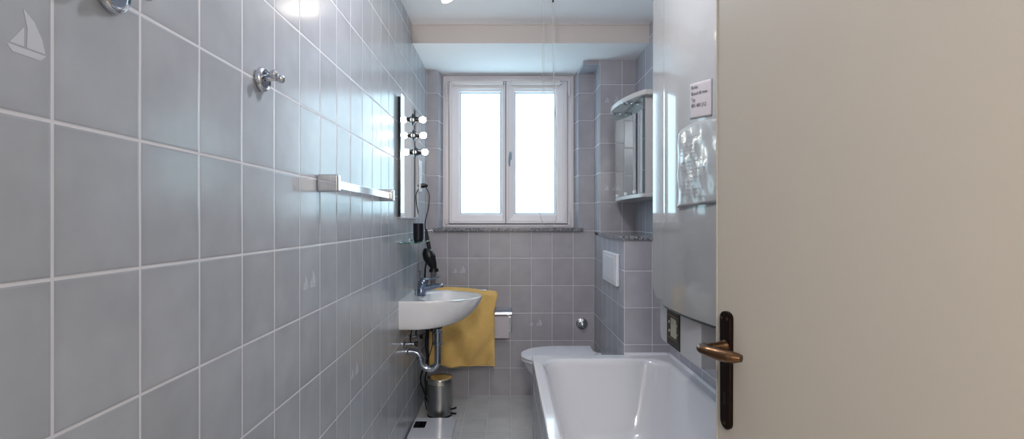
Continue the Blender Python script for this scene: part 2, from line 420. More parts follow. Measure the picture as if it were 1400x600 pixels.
# ------------------------------------------------------------------ wall hooks
def hook(y, label):
    z = 1.628
    t = thing('robe_hook', label, 'hook', (XL, y, z), 'chrome robe hooks on the left wall')
    bm = B(); lathe(bm, (XL, y, z), (1, 0, 0), [(0, .0275), (.004, .0295), (.010, .0290), (.014, .0265), (.016, .0235), (.0145, .0215), (.0125, .0205), (.0125, .0)], 36)
    obj('rosette', bm, M_chrome, t)
    for s in (-1, 1):
        bm = B(); a = V((XL+.011, y+s*.008, z+.002)); e = V((XL+.036, y+s*.017, z+.006))
        d = (e-a).normalized(); L_ = (e-a).length
        lathe(bm, a, d, [(0, .0075), (.004, .0055), (.013, .0038), (.022, .0045), (.026, .0085), (.032, .0105), (.038, .0098), (.042, .006), (.0435, .0)], 20)
        obj('knob', bm, M_chrome, t)
hook(.733, 'round chrome double robe hook nearest the camera, cut by the top edge')
hook(1.185, 'round chrome double robe hook between the cropped hook and the towel bar')

# ------------------------------------------------------------------ towel bar
t = thing('towel_bar', 'chrome flat towel bar with two square brackets on the left wall', 'towel rail', (XL, 1.94, 1.38))
for y0, y1 in ((1.54, 1.572), (2.300, 2.332)):
    bm = B(); box(bm, XL, XL+.066, y0, y1, 1.382, 1.4365, .006, 3); obj('bracket', bm, M_chrome, t)
bm = B(); box(bm, XL+.044, XL+.056, 1.571, 2.301, 1.393, 1.4195, .0015); obj('bar', bm, M_chrome, t)
t2 = None

# ------------------------------------------------------------------ mirror with three bulbs
t = thing('wall_mirror', 'frameless rectangular mirror standing off the left wall above the glass shelf', 'mirror', (XL, 2.95, 1.312))
bm = B(); box(bm, XL, -.5665, 2.705, 3.22, 1.33, 1.965); obj('backing', bm, M_mirrorside, t, smooth=False)
bm = B(); box(bm, -.5665, -.5635, 2.690, 3.23, 1.312, 1.982, .0008, 1); obj('mirror_glass', bm, M_mirror, t, smooth=False)
bm = B(); box(bm, XL, -.555, 2.70, 3.22, 1.303, 1.3125, .001); obj('bottom_rail', bm, M_chromed, t)
for y, z, lb in ((3.045, 1.907, 'glowing round bulb on the mirror, topmost of three'), (3.070, 1.816, 'glowing round bulb on the mirror, middle of three'), (3.130, 1.722, 'glowing round bulb on the mirror, lowest of three')):
    t = thing('mirror_lamp', lb, 'lamp', (-.5635, y, z), 'bulbs on the mirror')
    bm = B(); lathe(bm, (-.5635, y, z), (1, 0, 0), [(0, .037), (.003, .037), (.008, .028), (.015, .020), (.024, .0165), (.036, .0155), (.040, .012)], 24); obj('lamp_holder', bm, M_socket, t)
    bm = B(); c = V((-.504, y, z)); r = .0195
    lathe(bm, c-V((r+.004, 0, 0)), (1, 0, 0), [(0, .009), (.004, .012)]+[(.004+r-r*math.cos(a), r*math.sin(a)) for a in [PI*k/12 for k in range(3, 13)]], 20); obj('bulb', bm, M_bulb, t)

# ------------------------------------------------------------------ glass shelf + tumbler
t = thing('glass_shelf', 'small clear glass shelf with chrome clips under the mirror', 'shelf', (XL, 2.9, 1.160))
zt = 1.1735
bm = B(); pl = [(XL+.006, 2.69), (-.50, 2.69)]+[(-.50+.036*math.sin(a), 2.726-.036*math.cos(a)) for a in [PI/2*k/8 for k in range(1, 9)]]+[(-.464, 3.05)]+[(-.464-.036*(1-math.cos(a)), 3.05+.036*math.sin(a)) for a in [PI/2*k/8 for k in range(1, 9)]]+[(XL+.006, 3.086)]
prism(bm, pl, 'Z', zt-.007, zt); obj('glass_plate', bm, M_glass, t)
for y in (2.76, 3.02):
    bm = B(); lathe(bm, (XL, y, zt-.004), (1, 0, 0), [(0, .013), (.004, .013), (.006, .009), (.026, .008), (.028, .006)], 16); obj('clip', bm, M_chrome, t)
bm = B(); r = .0295
lathe(bm, (-.497, 2.85, zt), (0, 0, 1), [(0, r*.82), (.002, r*.86), (.014, r), (.101, r), (.103, r*.97), (.101, r*.9), (.012, r*.88), (.01, 0)], 28)
tag(obj('tumbler', bm, M_gloss), 'dark navy tooth tumbler standing on the glass shelf', 'cup')

# ------------------------------------------------------------------ socket, hair dryer
t = thing('wall_socket', 'white wall socket seen edge on beyond the mirror', 'socket', (XL, 3.40, 1.48))
bm = B(); box(bm, XL, XL+.010, 3.36, 3.44, 1.485, 1.70, .003); obj('cover_plate', bm, M_white, t)
bm = B(); lathe(bm, (XL+.010, 3.40, 1.53), (1, 0, 0), [(0, .022), (.002, .022), (.002, .018), (.001, 0)], 20); obj('outlet_ring', bm, M_white, t)
t = thing('hair_dryer', 'black hair dryer hanging nose down from a wall hook by the basin', 'hair dryer', (-.53, 3.37, .85))
def P(px, py, y): return V(((px-691)/FPX*y, y, CZ-(py-301)/FPX*y))
Yh = 3.38
bm = B(); tube(bm, [P(582.5, 313, Yh), P(584, 325, Yh), P(586.5, 338, Yh), P(587.5, 348, Yh)], [.010, .017, .018, .017], 16, 5, flat=.8); obj('handle', bm, M_gloss, t)
bm = B(); tube(bm, [P(583, 339, Yh), P(585, 346, Yh), P(588.5, 355, Yh), P(592, 363, Yh), P(593, 369, Yh)], [.020, .037, .044, .034, .024, .021], 20, 5); obj('housing', bm, M_dark, t)
bm = B(); tube(bm, [P(593, 367, Yh), P(593.3, 371.5, Yh)], [.031, .033], 20); obj('nozzle_ring', bm, M_dark, t)
bm = B(); tube(bm, [P(593, 371, Yh), P(592, 383, Yh), P(592, 394, Yh)], [.040, .035, .028], 20, 3, flat=.5); obj('nozzle', bm, M_cone, t)
bm = B(); lathe(bm, (XL+.010, 3.40, 1.53), (1, 0, 0), [(0, .017), (.020, .016), (.034, .010), (.045, .006)], 16); obj('plug', bm, M_dark, t)
bm = B(); tube(bm, [(XL+.05, 3.40, 1.53), P(583, 257, 3.40), P(587, 266, 3.40), P(586, 282, 3.40), P(583, 296, 3.40), P(581, 306, 3.39), P(581.5, 314, 3.39)], .0035, 8, 6); obj('power_cord', bm, M_dark, t)
t = thing('dryer_hook', 'small white wall hook holding the hair dryer', 'hook', (XL, 3.38, 1.22))
bm = B(); box(bm, XL, XL+.008, 3.405, 3.435, 1.20, 1.25, .002); obj('hook_plate', bm, M_white, t)
bm = B(); tube(bm, [(XL+.006, 3.42, 1.222), (-.52, 3.42, 1.222), (-.50, 3.41, 1.222), (-.495, 3.38, 1.222), (-.50, 3.355, 1.228)], .005, 8, 4); obj('hook_arm', bm, M_white, t)
bm = B()
tube(bm, [P(584, 352, 3.45), P(581, 375, 3.5), P(583, 400, 3.52), P(584, 440, 3.50), P(582, 470, 3.45), P(584, 492, 3.42), P(578, 505, 3.40), P(575, 521, 3.42), P(580, 535, 3.45), P(586, 555, 3.45)], .006, 8, 5)
tube(bm, [P(587, 440, 3.50), P(584.5, 470, 3.48), P(586, 492, 3.42), P(581, 520, 3.42), P(584, 530, 3.48)], .005, 8, 5)
tag(obj('power_cable', bm, M_dark), 'black cable hanging down behind the basin to the pedal bin', 'cable')

# ------------------------------------------------------------------ wash basin
t = thing('wash_basin', 'white wall-hung ceramic wash basin on the left wall', 'basin', (XL, 2.95, .69))
bm = B(); yc, hw = 2.950, .226
def basin_ring(fx, fy, z, extra=0): return [V((x, y, z)) for x, y in dshape(XL, XL+.447*fx, yc, hw*fy, .16/fx if fx > .3 else .3, 30, 2.05)]
outer = [basin_ring(f, g, z) for f, g, z in ((.42, .90, .690), (.58, .93, .6915), (.68, .955, .698), (.775, .975, .717), (.855, .99, .745), (.92, .995, .775), (.965, 1, .805), (.99, 1., .828), (1., 1., .842), (.995, .995, .848), (.982, .985, .851))]
def basin_in(sx, sy, z, cx=-.345):
    ref = dshape(XL, XL+.447, yc, hw, .16, 30, 2.05); out = []
    for x, y in ref:
        a = math.atan2((y-yc)/hw, (x-cx)/.2); out.append(V((cx+sx*math.cos(a), yc+sy*math.sin(a), z)))
    return out
inner = [basin_in(.186, .200, .8475), basin_in(.178, .192, .836), basin_in(.166, .178, .805), basin_in(.14, .15, .765), basin_in(.09, .1, .742), basin_in(.025, .025, .735)]
loft(bm, outer+inner); obj('basin_bowl', bm, M_ceramic, t, angle=60)
bm = B(); lathe(bm, (-.345, yc, .735), (0, 0, 1), [(0, .024), (.002, .024), (.003, .015), (.001, 0)], 20); obj('drain_plug', bm, M_chrome, t)
# tap
t = thing('basin_tap', 'chrome single lever mixer tap standing on the wash basin', 'tap', (-.495, yc, .848))
X0 = -.498
bm = B(); lathe(bm, (X0, yc, .848), (0, 0, 1), [(0, .029), (.004, .029), (.006, .025)], 24)
tube(bm, [(X0, yc, .850), (X0+.001, yc, .875), (X0+.004, yc, .900), (X0+.010, yc, .922), (X0+.018, yc, .934)], [.025, .025, .0255, .028, .029, .022], 22, 5); obj('tap_body', bm, M_tap, t)
bm = B(); tube(bm, [(X0+.012, yc, .892), (X0+.045, yc, .896), (X0+.085, yc, .904), (X0+.120, yc, .912), (X0+.130, yc, .912)], [.021, .018, .014, .012, .010], 16, 5)
lathe(bm, (X0+.120, yc, .910), (.1, 0, -1), [(0, .010), (.012, .010), (.013, .007)], 14); obj('spout', bm, M_tap, t)
bm = B(); lathe(bm, (X0+.014, yc, .930), (.35, 0, 1), [(0, .027), (.006, .028), (.016, .024), (.024, .012), (.026, 0)], 22)
tube(bm, [(X0+.020, yc, .946), (X0+.05, yc, .946), (X0+.085, yc, .953), (X0+.112, yc, .960)], [.014, .009, .0065, .0055], 12, 5, flat=.7); obj('lever', bm, M_tap, t)
bm = B(); tube(bm, [(X0-.035, yc, .848), (X0-.035, yc, .878)], .003, 8); ball(bm, (X0-.035, yc, .882), .006); obj('pop_up_rod', bm, M_tap, t)
bm = B(); tube(bm, [(X0-.012, yc+.028, .848), (X0-.012, yc+.028, .985)], .003, 8); lathe(bm, (X0-.012, yc+.028, .985), (0, 0, 1), [(0, .004), (.003, .013), (.008, .013), (.010, .006)], 16); obj('lever_knob', bm, M_tap, t)
# trap
t = thing('waste_trap', 'chrome waste pipe with a U bend under the wash basin', 'pipe', (-.42, yc, .40))
xd = -.400
bm = B(); lathe(bm, (xd, yc, .690), (0, 0, -1), [(0, .032), (.018, .032), (.02, .029), (.03, .0235), (.115, .0235)], 20); obj('drain_pipe', bm, M_chromed, t)
bm = B(); xb = xd-.062-.0
u = [(xd, yc, .600), (xd, yc, .47)]+[(xd-.050+.050*math.cos(a), yc, .465-.050*math.sin(a)) for a in [PI*k/10 for k in range(1, 10)]]
u += [(xd-.100, yc, .468), (xd-.104, yc, .486), (xd-.118, yc, .506), (xd-.140, yc, .516), (XL+.01, yc, .518)]
tube(bm, u, .019, 16, 3); obj('trap_bend', bm, M_chromed, t)
for z in (.672, .640, .575):
    bm = B(); lathe(bm, (xd, yc, z), (0, 0, -1), [(0, .026), (.003, .029), (.013, .029), (.016, .026)], 20); obj('nut', bm, M_dark if z > .65 else M_chromed, t)
for c, d in (((xd-.101, yc, .470), (0, 0, 1)),):
    bm = B(); lathe(bm, c, d, [(0, .023), (.002, .026), (.012, .026), (.014, .023)], 20); obj('nut', bm, M_chromed, t)
bm = B(); lathe(bm, (XL, yc, .518), (1, 0, 0), [(0, .029), (.004, .029), (.010, .024), (.012, .02)], 24); obj('wall_flange', bm, M_chrome, t)
for yv, lb, gx in ((2.86, 'chrome angle valve with hose beside the trap, nearer the camera', 0), (3.04, 'chrome angle valve with hose beyond the waste trap', .02)):
    t = thing('angle_valve', lb, 'valve', (XL, yv, .55), 'angle valves under the basin')
    bm = B(); lathe(bm, (XL, yv, .585), (1, 0, 0), [(0, .024), (.004, .024), (.008, .010), (.045, .010), (.05, .014), (.062, .014), (.064, .008)], 18); obj('valve_body', bm, M_chromed, t)
    bm = B(); lathe(bm, (XL+.062, yv, .585), (1, 0, 0), [(0, .006), (.008, .016), (.02, .016), (.022, .01)], 12); obj('valve_knob', bm, M_dark, t)
    bm = B(); tube(bm, [(XL+.04, yv, .59), (XL+.04, yv, .62), (XL+.045+gx, yv+.005, .66), (XL+.055+gx, yv+(.03 if yv < 2.95 else -.03), .70)], .0045, 8, 5); obj('hose', bm, M_dark, t)
bm = B(); tube(bm, [(XL+.03, yc-.06, .60), (-.50, yc-.05, .625), (-.45, yc-.04, .642), (-.425, yc-.02, .65)], .0028, 8, 5); tube(bm, [(-.43, yc-.02, .655), (-.425, yc-.03, .58), (-.44, yc-.03, .52), (-.455, yc-.03, .47)], .0028, 8, 5); ball(bm, (-.432, yc-.022, .652), .011)
tag(obj('pop_up_linkage', bm, M_dark), 'thin dark pop up rod linkage beside the waste pipe', 'rod')

# ------------------------------------------------------------------ yellow towel on a rail
t = thing('towel_rail', 'chrome rail behind the wash basin carrying the mustard towel', 'towel rail', (XL, 3.52, .8))
bm = B(); tube(bm, [(XL, 3.52, .800), (-.135, 3.52, .800)], .007, 12); obj('rail', bm, M_chrome, t)
bm = B(); lathe(bm, (XL, 3.52, .800), (1, 0, 0), [(0, .022), (.008, .022), (.012, .012)], 20); obj('rail_mount', bm, M_chrome, t)
def towel_mesh():
    bm = B(); nx, nz = 70, 80; rows = []
    for j in range(nz+1):
        s = j/nz                                   # 0 back hem -> 1 front hem
        row = []
        for i in range(nx+1):
            u = i/nx
            xl, xr = -.528, -.078
            back = .34; 
            if s < .34: k = s/.34; z = .44+(.804-.44)*k; y = 3.545
            elif s < .42:
                a = PI*(s-.34)/.08; y = 3.520+.019*math.cos(a)+.004; z = .804+.013*math.sin(a)
            else:
                k = (s-.42)/.58; z = .804-(.804-.285)*k
                drape = (1-k)
                y = 3.502-.010-.022*k*(1+.0*u)
                # soft folds fanning from the upper right
                f = math.sin(8.5*(u+.75*k)+1.0)*.016*k**.6 + math.sin(17*(u-.45*k)+.5)*.006*k**.5 + math.sin(5*u-8*k)*.009*k + math.sin(30*u+26*k)*.0022*k
                # heavy pleat at right edge
                y += f*1.7 - .016*math.exp(-((u-.86+.22*k)/.07)**2)*(1-.5*k)
                z += -.012*k*math.sin(PI*u)*.4 - .008*k*u
            tl = max(0, 1-abs(s-.42)/.16)
            x = xl+(xr-xl)*u + (.026*tl*u**8)
            z += -.030*tl*u**3 + .006*tl*math.sin(5*u)
            x += .006*math.sin(6*s+2)*(u-.5)
            row.append(bm.verts.new((x, y, z)))
        rows.append(row)
    for a, b in zip(rows, rows[1:]):
        for i in range(nx): bm.faces.new((a[i], a[i+1], b[i+1], b[i]))
    return bm
tw = obj('towel', towel_mesh(), M_towel, angle=80)
m = tw.modifiers.new('thick', 'SOLIDIFY'); m.thickness = .004; m.offset = 0
tag(tw, 'mustard yellow bath towel hanging behind the white wash basin', 'towel')
# sewn hem is a part of the towel
bm = B(); 
pts = []
tube(bm, [(-.522+.434*k/10, 3.470+.003*math.sin(k*1.1), .291-.006*k/10-.0045*math.sin(PI*k/10)) for k in range(11)], .0035, 8, 3, flat=.8)
obj('hem', bm, M_towel, tw)

# ------------------------------------------------------------------ toilet paper
t = thing('toilet_paper_holder', 'chrome toilet paper holder on the window wall beside the towel', 'paper holder', (-.03, YB, .58))
def bx(px): return (px-691)/FPX*YB
bm = B(); box(bm, bx(673), bx(699.5), YB-.014, YB, .470, .648, .004); obj('back_plate', bm, M_chromed, t)
bm = B(); prism(bm, [(YB-.012, .650), (YB-.060, .648), (YB-.098, .632), (YB-.105, .618), (YB-.102, .616), (YB-.094, .628), (YB-.058, .642), (YB-.012, .644)], 'X', bx(673.5), bx(699)); obj('cover_flap', bm, M_chromed, t)
bm = B(); tube(bm, [(bx(674.5), YB-.01, .60), (bx(674.5), YB-.058, .592), (bx(698.5), YB-.058, .592), (bx(698.5), YB-.01, .60)], .004, 8); obj('rod', bm, M_chrome, t)
bm = B(); rr = .034; zc = .582
lathe(bm, (bx(676.5), YB-.058, zc), (1, 0, 0), [(0, .019), (0, rr), (.096, rr), (.096, .019), (0, .019)], 28)
t = thing('toilet_paper_roll', 'white toilet paper roll with a hanging sheet under the chrome flap', 'paper roll', (-.02, YB-.058, .46))
obj('roll', bm, M_paper, t)
bm = B(); box(bm, bx(676.5), bx(694.8)+.003, YB-.0965, YB-.0935, .445, .600, .001, 1); obj('loose_sheet', bm, M_paper, t)

# valve knob on the window wall
t = thing('stop_valve', 'round chrome stop valve on the tiled wall above the toilet', 'valve', (bx(795.5), YB, .52))
bm = B(); lathe(bm, (bx(795.5), YB, .530), (0, -1, 0), [(0, .043), (.004, .043), (.012, .034), (.014, .020), (.022, .019), (.030, .024), (.05, .022), (.056, .014), (.057, 0)], 28); obj('rosette', bm, M_chrome, t)
bm = B(); box(bm, bx(795.5)-.003, bx(795.5)+.003, YB-.066, YB-.055, .512, .545, .001); obj('grip', bm, M_chrome, t)

# ------------------------------------------------------------------ pedal bin
bc = V((-.437, 3.325, 0))
t = thing('pedal_bin', 'small brushed steel pedal bin on the floor under the basin', 'bin', bc)
R = .083
bm = B(); lathe(bm, bc, (0, 0, 1), [(0, R-.004), (0, R+.001), (.010, R+.001), (.012, R)], 40); obj('base_ring', bm, M_dark, t)
bm = B(); lathe(bm, bc+V((0, 0, .012)), (0, 0, 1), [(0, R-.001), (.002, R-.001), (.203, R-.001)], 40); obj('body', bm, M_steel, t)
bm = B(); lathe(bm, bc+V((0, 0, .214)), (0, 0, 1), [(0, R-.002), (0, R+.002), (.032, R+.002), (.037, R-.001), (.039, R-.006), (.0405, R*.6), (.041, 0)], 40); obj('lid', bm, M_lid, t)
bm = B(); lathe(bm, bc+V((0, 0, .2115)), (0, 0, 1), [(0, R), (.0025, R)], 40); obj('seam', bm, M_dark, t)
bm = B(); box(bm, bc.x-.098, bc.x-.074, bc.y-.02, bc.y+.02, .13, .225, .004); tube(bm, [(bc.x-.09, bc.y, .13), (bc.x-.1, bc.y, .10), (bc.x-.088, bc.y, .03)], .004, 8, 4); obj('hinge_housing', bm, M_dark, t)
for z, tz in ((.022, 0), (.048, .014)):
    bm = B(); tube(bm, [(bc.x+.070, bc.y-.030, z), (bc.x+.092, bc.y-.038, z+tz*.3), (bc.x+.112, bc.y-.045, z+tz)], [.006, .008, .009], 10, 4, flat=.7); obj('pedal', bm, M_dark, t)

# ------------------------------------------------------------------ bathroom scale
t = thing('bathroom_scale', 'white bathroom scale with dark display on the floor by the left wall', 'scale', (-.445, 3.03, 0))
bm = B(); loft(bm, [[V((x, y, z)) for x, y in rrect(-.4435, 3.04, .132*f, .155*f, .02)] for f, z in ((.97, .012), (1, .016), (1, .026), (.985, .030), (.97, .0305))]); obj('platform', bm, M_scale, t)
bm = B(); loft(bm, [[V((x, y, z)) for x, y in rrect(-.528, 3.085, .036, .048, .004)] for z in (.0305, .0316)]); obj('display', bm, M_screen, t)
for x in (-.54, -.345):
    for y in (2.92, 3.16):
        bm = B(); lathe(bm, (x, y, 0), (0, 0, 1), [(0, .014), (.013, .016)], 16); obj('foot', bm, M_dark, t)

# ------------------------------------------------------------------ toilet
t = thing('toilet', 'white wall-hung toilet with closed lid between the bath and window wall', 'toilet', (.38, 3.19, .08))
ty = 3.19
def D(x0, x1, hw, z, s=.42, y=ty, p=2.15): return [V((a, b, z)) for a, b in dshape(x0, x1, y, hw, s, 28, p)]
bm = B(); loft(bm, [D(.653, .38, .10, .10), D(.653, .36, .125, .13), D(.653, .30, .14, .20), D(.653, .20, .155, .28), D(.653, .135, .172, .345), D(.653, .115, .178, .385), D(.653, .113, .178, .398), D(.64, .125, .170, .402)]); obj('bowl', bm, M_ceramic, t, angle=70)
bm = B(); loft(bm, [D(.567, .104, .184, .405), D(.567, .100, .187, .410), D(.567, .100, .187, .420), D(.567, .105, .182, .4235)]); obj('seat', bm, M_white, t)
bm = B(); loft(bm, [D(.575, .105, .182, .4265), D(.575, .098, .187, .430), D(.575, .100, .186, .440), D(.570, .115, .176, .4475), D(.55, .20, .13, .451)]); obj('lid', bm, M_white, t, angle=60)
for y in (ty-.09, ty+.09):
    bm = B(); lathe(bm, (.59, y-.02, .415), (0, 1, 0), [(0, .010), (.002, .012), (.038, .012), (.04, .010)], 16); obj('hinge', bm, M_white, t)
t = thing('flush_plate', 'white rectangular flush plate on the tiled box above the toilet', 'flush plate', (.654, 3.05, .91))
bm = B(); box(bm, .632, .654, 2.855, 3.245, .912, 1.100, .007, 3); obj('cover', bm, M_white, t)
bm = B(); box(bm, .6285, .634, 2.885, 3.215, .935, 1.077, .003, 2); obj('button', bm, M_white, t)

# ------------------------------------------------------------------ bath tub
t = thing('bathtub', 'white enamelled bathtub along the right wall', 'bathtub', (.52, 1.87, .13))
x0, x1, y0, y1 = .145, XR-.003, 1.0, 2.747
cx, cy = (x0+x1)/2, (y0+y1)/2
def ring(xa, xb, ya, yb, r, z, n=10): return [V((x, y, z)) for x, y in rrect((xa+xb)/2, (ya+yb)/2, (xb-xa)/2, (yb-ya)/2, r, n)]
rg = [ring(x0, x1, y0, y1, .012, .536), ring(x0, x1, y0, y1, .012, .551), ring(x0+.003, x1-.003, y0+.003, y1-.003, .012, .5545), ring(x0+.012, x1-.012, y0+.012, y1-.012, .02, .5555),
      ring(x0+.040, x1-.040, y0+.05, y1-.075, .115, .5555), ring(x0+.048, x1-.048, y0+.06, y1-.083, .118, .552), ring(x0+.056, x1-.056, y0+.07, y1-.091, .12, .543),
      ring(x0+.064, x1-.064, y0+.09, y1-.098, .125, .52), ring(x0+.075, x1-.075, y0+.14, y1-.110, .13, .45), ring(x0+.092, x1-.092, y0+.22, y1-.135, .14, .33),
      ring(x0+.115, x1-.115, y0+.31, y1-.17, .15, .22), ring(x0+.145, x1-.145, y0+.38, y1-.215, .15, .165), ring(x0+.19, x1-.19, y0+.44, y1-.27, .12, .145), ring(x0+.27, x1-.27, y0+.6, y1-.4, .08, .14)]
bm = B(); loft(bm, rg, cap0=False); o = obj('tub_shell', bm, M_enamel, t, angle=60)
bm = B(); lathe(bm, (cx, y1-.36, .1435), (0, 0, 1), [(0, .034), (.002, .034), (.003, .02), (.001, 0)], 24); obj('drain', bm, M_chrome, t)
bm = B(); prism(bm, [(XR-.012, .5555), (XR, .5555), (XR, .567), (XR-.004, .566)], 'Y', y0, 2.746)
prism(bm, [(2.734, .5555), (2.7475, .5555), (2.7475, .566), (2.744, .565)], 'X', .654, XR-.012); obj('sealant', bm, M_white, t)

# ------------------------------------------------------------------ mirror cabinet
t = thing('mirror_cabinet', 'white mirror cabinet with curved lamp canopy on the right wall over the granite ledge', 'cabinet', (XR, 3.03, 1.42))
def canopy(bulge, z0, z1, yN, yF):
    pl = [(XR, yN), (.745, yN)]
    for k in range(1, 24):
        u = k/24; pl.append((.742-bulge*math.sin(PI*u)**.75*(1.08-.16*abs(u-.55)), yN+(yF-yN)*u))
    pl += [(.745, yF), (XR, yF)]
    bm = B(); prism(bm, pl, 'Z', z0, z1); bmesh.ops.bevel(bm, geom=list(bm.edges), offset=.003, segments=1, affect='EDGES'); return bm
bm = B(); box(bm, .757, XR, 2.700, 3.365, 1.440, 1.966, .002); obj('carcass', bm, M_cab, t)
for ya, yb in ((2.703, 2.893), (2.897, 3.123), (3.127, 3.362)):
    bm = B(); box(bm, .741, .755, ya, yb, 1.442, 1.960, .001, 1); d = obj('door', bm, M_mirror, t, smooth=False)
    bm = B(); box(bm, .734, .741, (ya+yb)/2+.055, (ya+yb)/2+.080, 1.447, 1.465, .002); obj('knob', bm, M_white, d)
obj('canopy', canopy(.082, 1.966, 1.992, 2.655, 3.385), M_cab, t)
obj('bottom_shelf', canopy(.022, 1.420, 1.440, 2.690, 3.370), M_cab, t)
for y in (2.86, 3.14):
    bm = B(); lathe(bm, (.700, y, 1.966), (0, 0, -1), [(0, .032), (.004, .032), (.005, .028), (.004, .024), (.0005, .022), (.0005, 0)], 24); obj('recessed_spotlight', bm, M_chrome, t)
bm = B(); lathe(bm, (.80, 2.70, 1.992), (0, 0, 1), [(0, .004), (.006, .004), (.008, .007), (.012, .006), (.015, 0)], 12); obj('switch_button', bm, M_dark, t)

# ------------------------------------------------------------------ boiler
t = thing('water_heater', 'large pale grey enamelled water heater on the right wall above the bathtub', 'boiler', (XR, 1.75, .80))
def rp(pts, r, n=6, which=()):
    out = []
    m = len(pts)
    for i, p in enumerate(pts):
        if i not in which: out.append(p); continue
        p = V((*p, 0)); a = V((*pts[i-1], 0)); b = V((*pts[(i+1) % m], 0))
        da = (a-p).normalized(); db = (b-p).normalized(); s = p+da*r; e = p+db*r
        for k in range(n+1):
            q = k/n; w = (1-q)**2*s+2*q*(1-q)*p+q*q*e; out.append((w.x, w.y))
    return out
ZT = 2.47
# rear casing (far end), rounded lower far corner
bm = B(); prism(bm, rp([(1.93, .975), (2.105, .975), (2.105, ZT), (1.93, ZT)], .06, 8, (1,)), 'X', .622, XR)
bmesh.ops.bevel(bm, geom=[e for e in bm.edges], offset=.006, segments=2, affect='EDGES'); obj('casing', bm, M_boiler, t)
def fx(y): return .6175 + (.34*(1.90-y)**2 if y < 1.90 else 0)
pl = [(.70, 1.957), (.625, 1.957), (.6185, 1.951)]
ys = [1.94-(1.94-1.43)*k/60 for k in range(61)]
pl += [(fx(y), y) for y in ys]
pl += [(fx(1.43)+.012, 1.415), (fx(1.43)+.04, 1.40), (XR, 1.40), (XR, 1.49), (.78, 1.49)]
bm = B(); prism(bm, [(a, b) for a, b in pl], 'Z', .9625, ZT); obj('front_cover', bm, M_boiler, t)
bm = B(); tube(bm, [(fx(y)+.006, y, .9585) for y in ys], .006, 8); obj('cover_shade_line', bm, M_dark, t)  # dark tube drawn as the shadow line under the cover edge
bm = B(); prism(bm, rp([(1.654, .80), (2.094, .80), (2.094, .974), (1.654, .974)], .045, 8, (1,)), 'X', .650, XR); obj('lower_housing', bm, M_boiler2, t)
cp = obj('control_panel', box(B(), .6465, .651, 1.855, 1.998, .803, .961, .001, 1), M_dark, t, label='black control panel with a beige gauge face')
bm = B(); rr_ = (1.868, 1.978, .835, .922)
for a in ((1.868, 1.985, .833, .8355), (1.868, 1.985, .921, .9235), (1.868, 1.8705, .833, .9235)):
    box(bm, .6455, .647, *a)
obj('gold_border', bm, M_brass, cp, smooth=False)
obj('gauge', box(B(), .6452, .647, 1.885, 1.950, .842, .914, .0006, 1), M_label, cp)
for z in (.86, .895):
    bm = B(); lathe(bm, (.6468, 1.965, z), (-1, 0, 0), [(0, .006), (.003, .006), (.004, .004)], 12); obj('indicator', bm, M_label, cp)
    bm = B(); lathe(bm, (.6468, 1.876, z), (-1, 0, 0), [(0, .004), (.002, .004)], 10); obj('indicator', bm, M_label, cp)
bm = B(); 
for k in range(9): box(bm, .6457, .6467, 1.885+k*.0085, 1.8905+k*.0085, .940, .948)
obj('lettering', bm, M_label, cp, smooth=False)

# text helper: flat font meshes laid along the bulging cover
def text_bm(s, size):
    cu = bpy.data.curves.new('t', 'FONT'); cu.body = s; cu.size = size; cu.resolution_u = 2; cu.fill_mode = 'FRONT'
    o = bpy.data.objects.new('t', cu); C.objects.link(o); bpy.context.view_layer.update()
    dg = bpy.context.evaluated_depsgraph_get(); me = bpy.data.meshes.new_from_object(o.evaluated_get(dg))
    bpy.data.objects.remove(o); b = bmesh.new(); b.from_mesh(me); return b
def sheet(bm, yL, yR, zs, off, th=.0006, wav=0., nx=16, nz=14):
    """zs(u) -> (ztop, zbot), u from 0 at yL (far) to 1 at yR (near)"""
    for o_ in (0,):
        G = []
        for j in range(nz+1):
            row = []
            for i in range(nx+1):
                u = i/nx; y = yL+(yR-yL)*u; zt_, zb_ = zs(u); z = zt_+(zb_-zt_)*j/nz
                w = wav*(math.sin(9*u+14*j/nz)*.5+math.sin(23*u-9*j/nz)*.3+.8)
                row.append(bm.verts.new((fx(y)-off-w, y, z)))
            G.append(row)
        for a, b in zip(G, G[1:]):
            for i in range(nx): bm.faces.new((a[i], a[i+1], b[i+1], b[i]))
    return bm
n1 = obj('taped_note', sheet(B(), 1.700, 1.575, lambda u: (1.757-.015*u, 1.638-.014*u), .0015, nx=10), M_card)
m = n1.modifiers.new('thick', 'SOLIDIFY'); m.thickness = .0006; m.offset = 0
tag(n1, 'small white handwritten note taped high on the water heater', 'note')
bm = B()
for i, (s, sz) in enumerate((('Boiler', .017), ('Brand 60 mm', .017), ('Typ', .017), ('801 401 J12', .018))):
    tb = text_bm(s, sz)
    for v in tb.verts:
        u = v.co.x; y = 1.690-u; v.co = V((fx(y)-.0030, y, 1.735-i*.0205+v.co.y-.12*u))
    me = bpy.data.meshes.new('x'); tb.to_mesh(me); bm.from_mesh(me); tb.free()
obj('handwriting', bm, M_ink, n1, smooth=False)
n2 = obj('document_sleeve', sheet(B(), 1.785, 1.535, lambda u: (1.605+.015*math.sin(3*u), 1.338+.012*u), .004, wav=.0022, nx=26, nz=26), M_sleeve)
m = n2.modifiers.new('thick', 'SOLIDIFY'); m.thickness = .001; m.offset = 0
tag(n2, 'creased clear plastic sleeve with a printed sheet taped below the handwritten note', 'document')
bm = B()
random.seed(7)
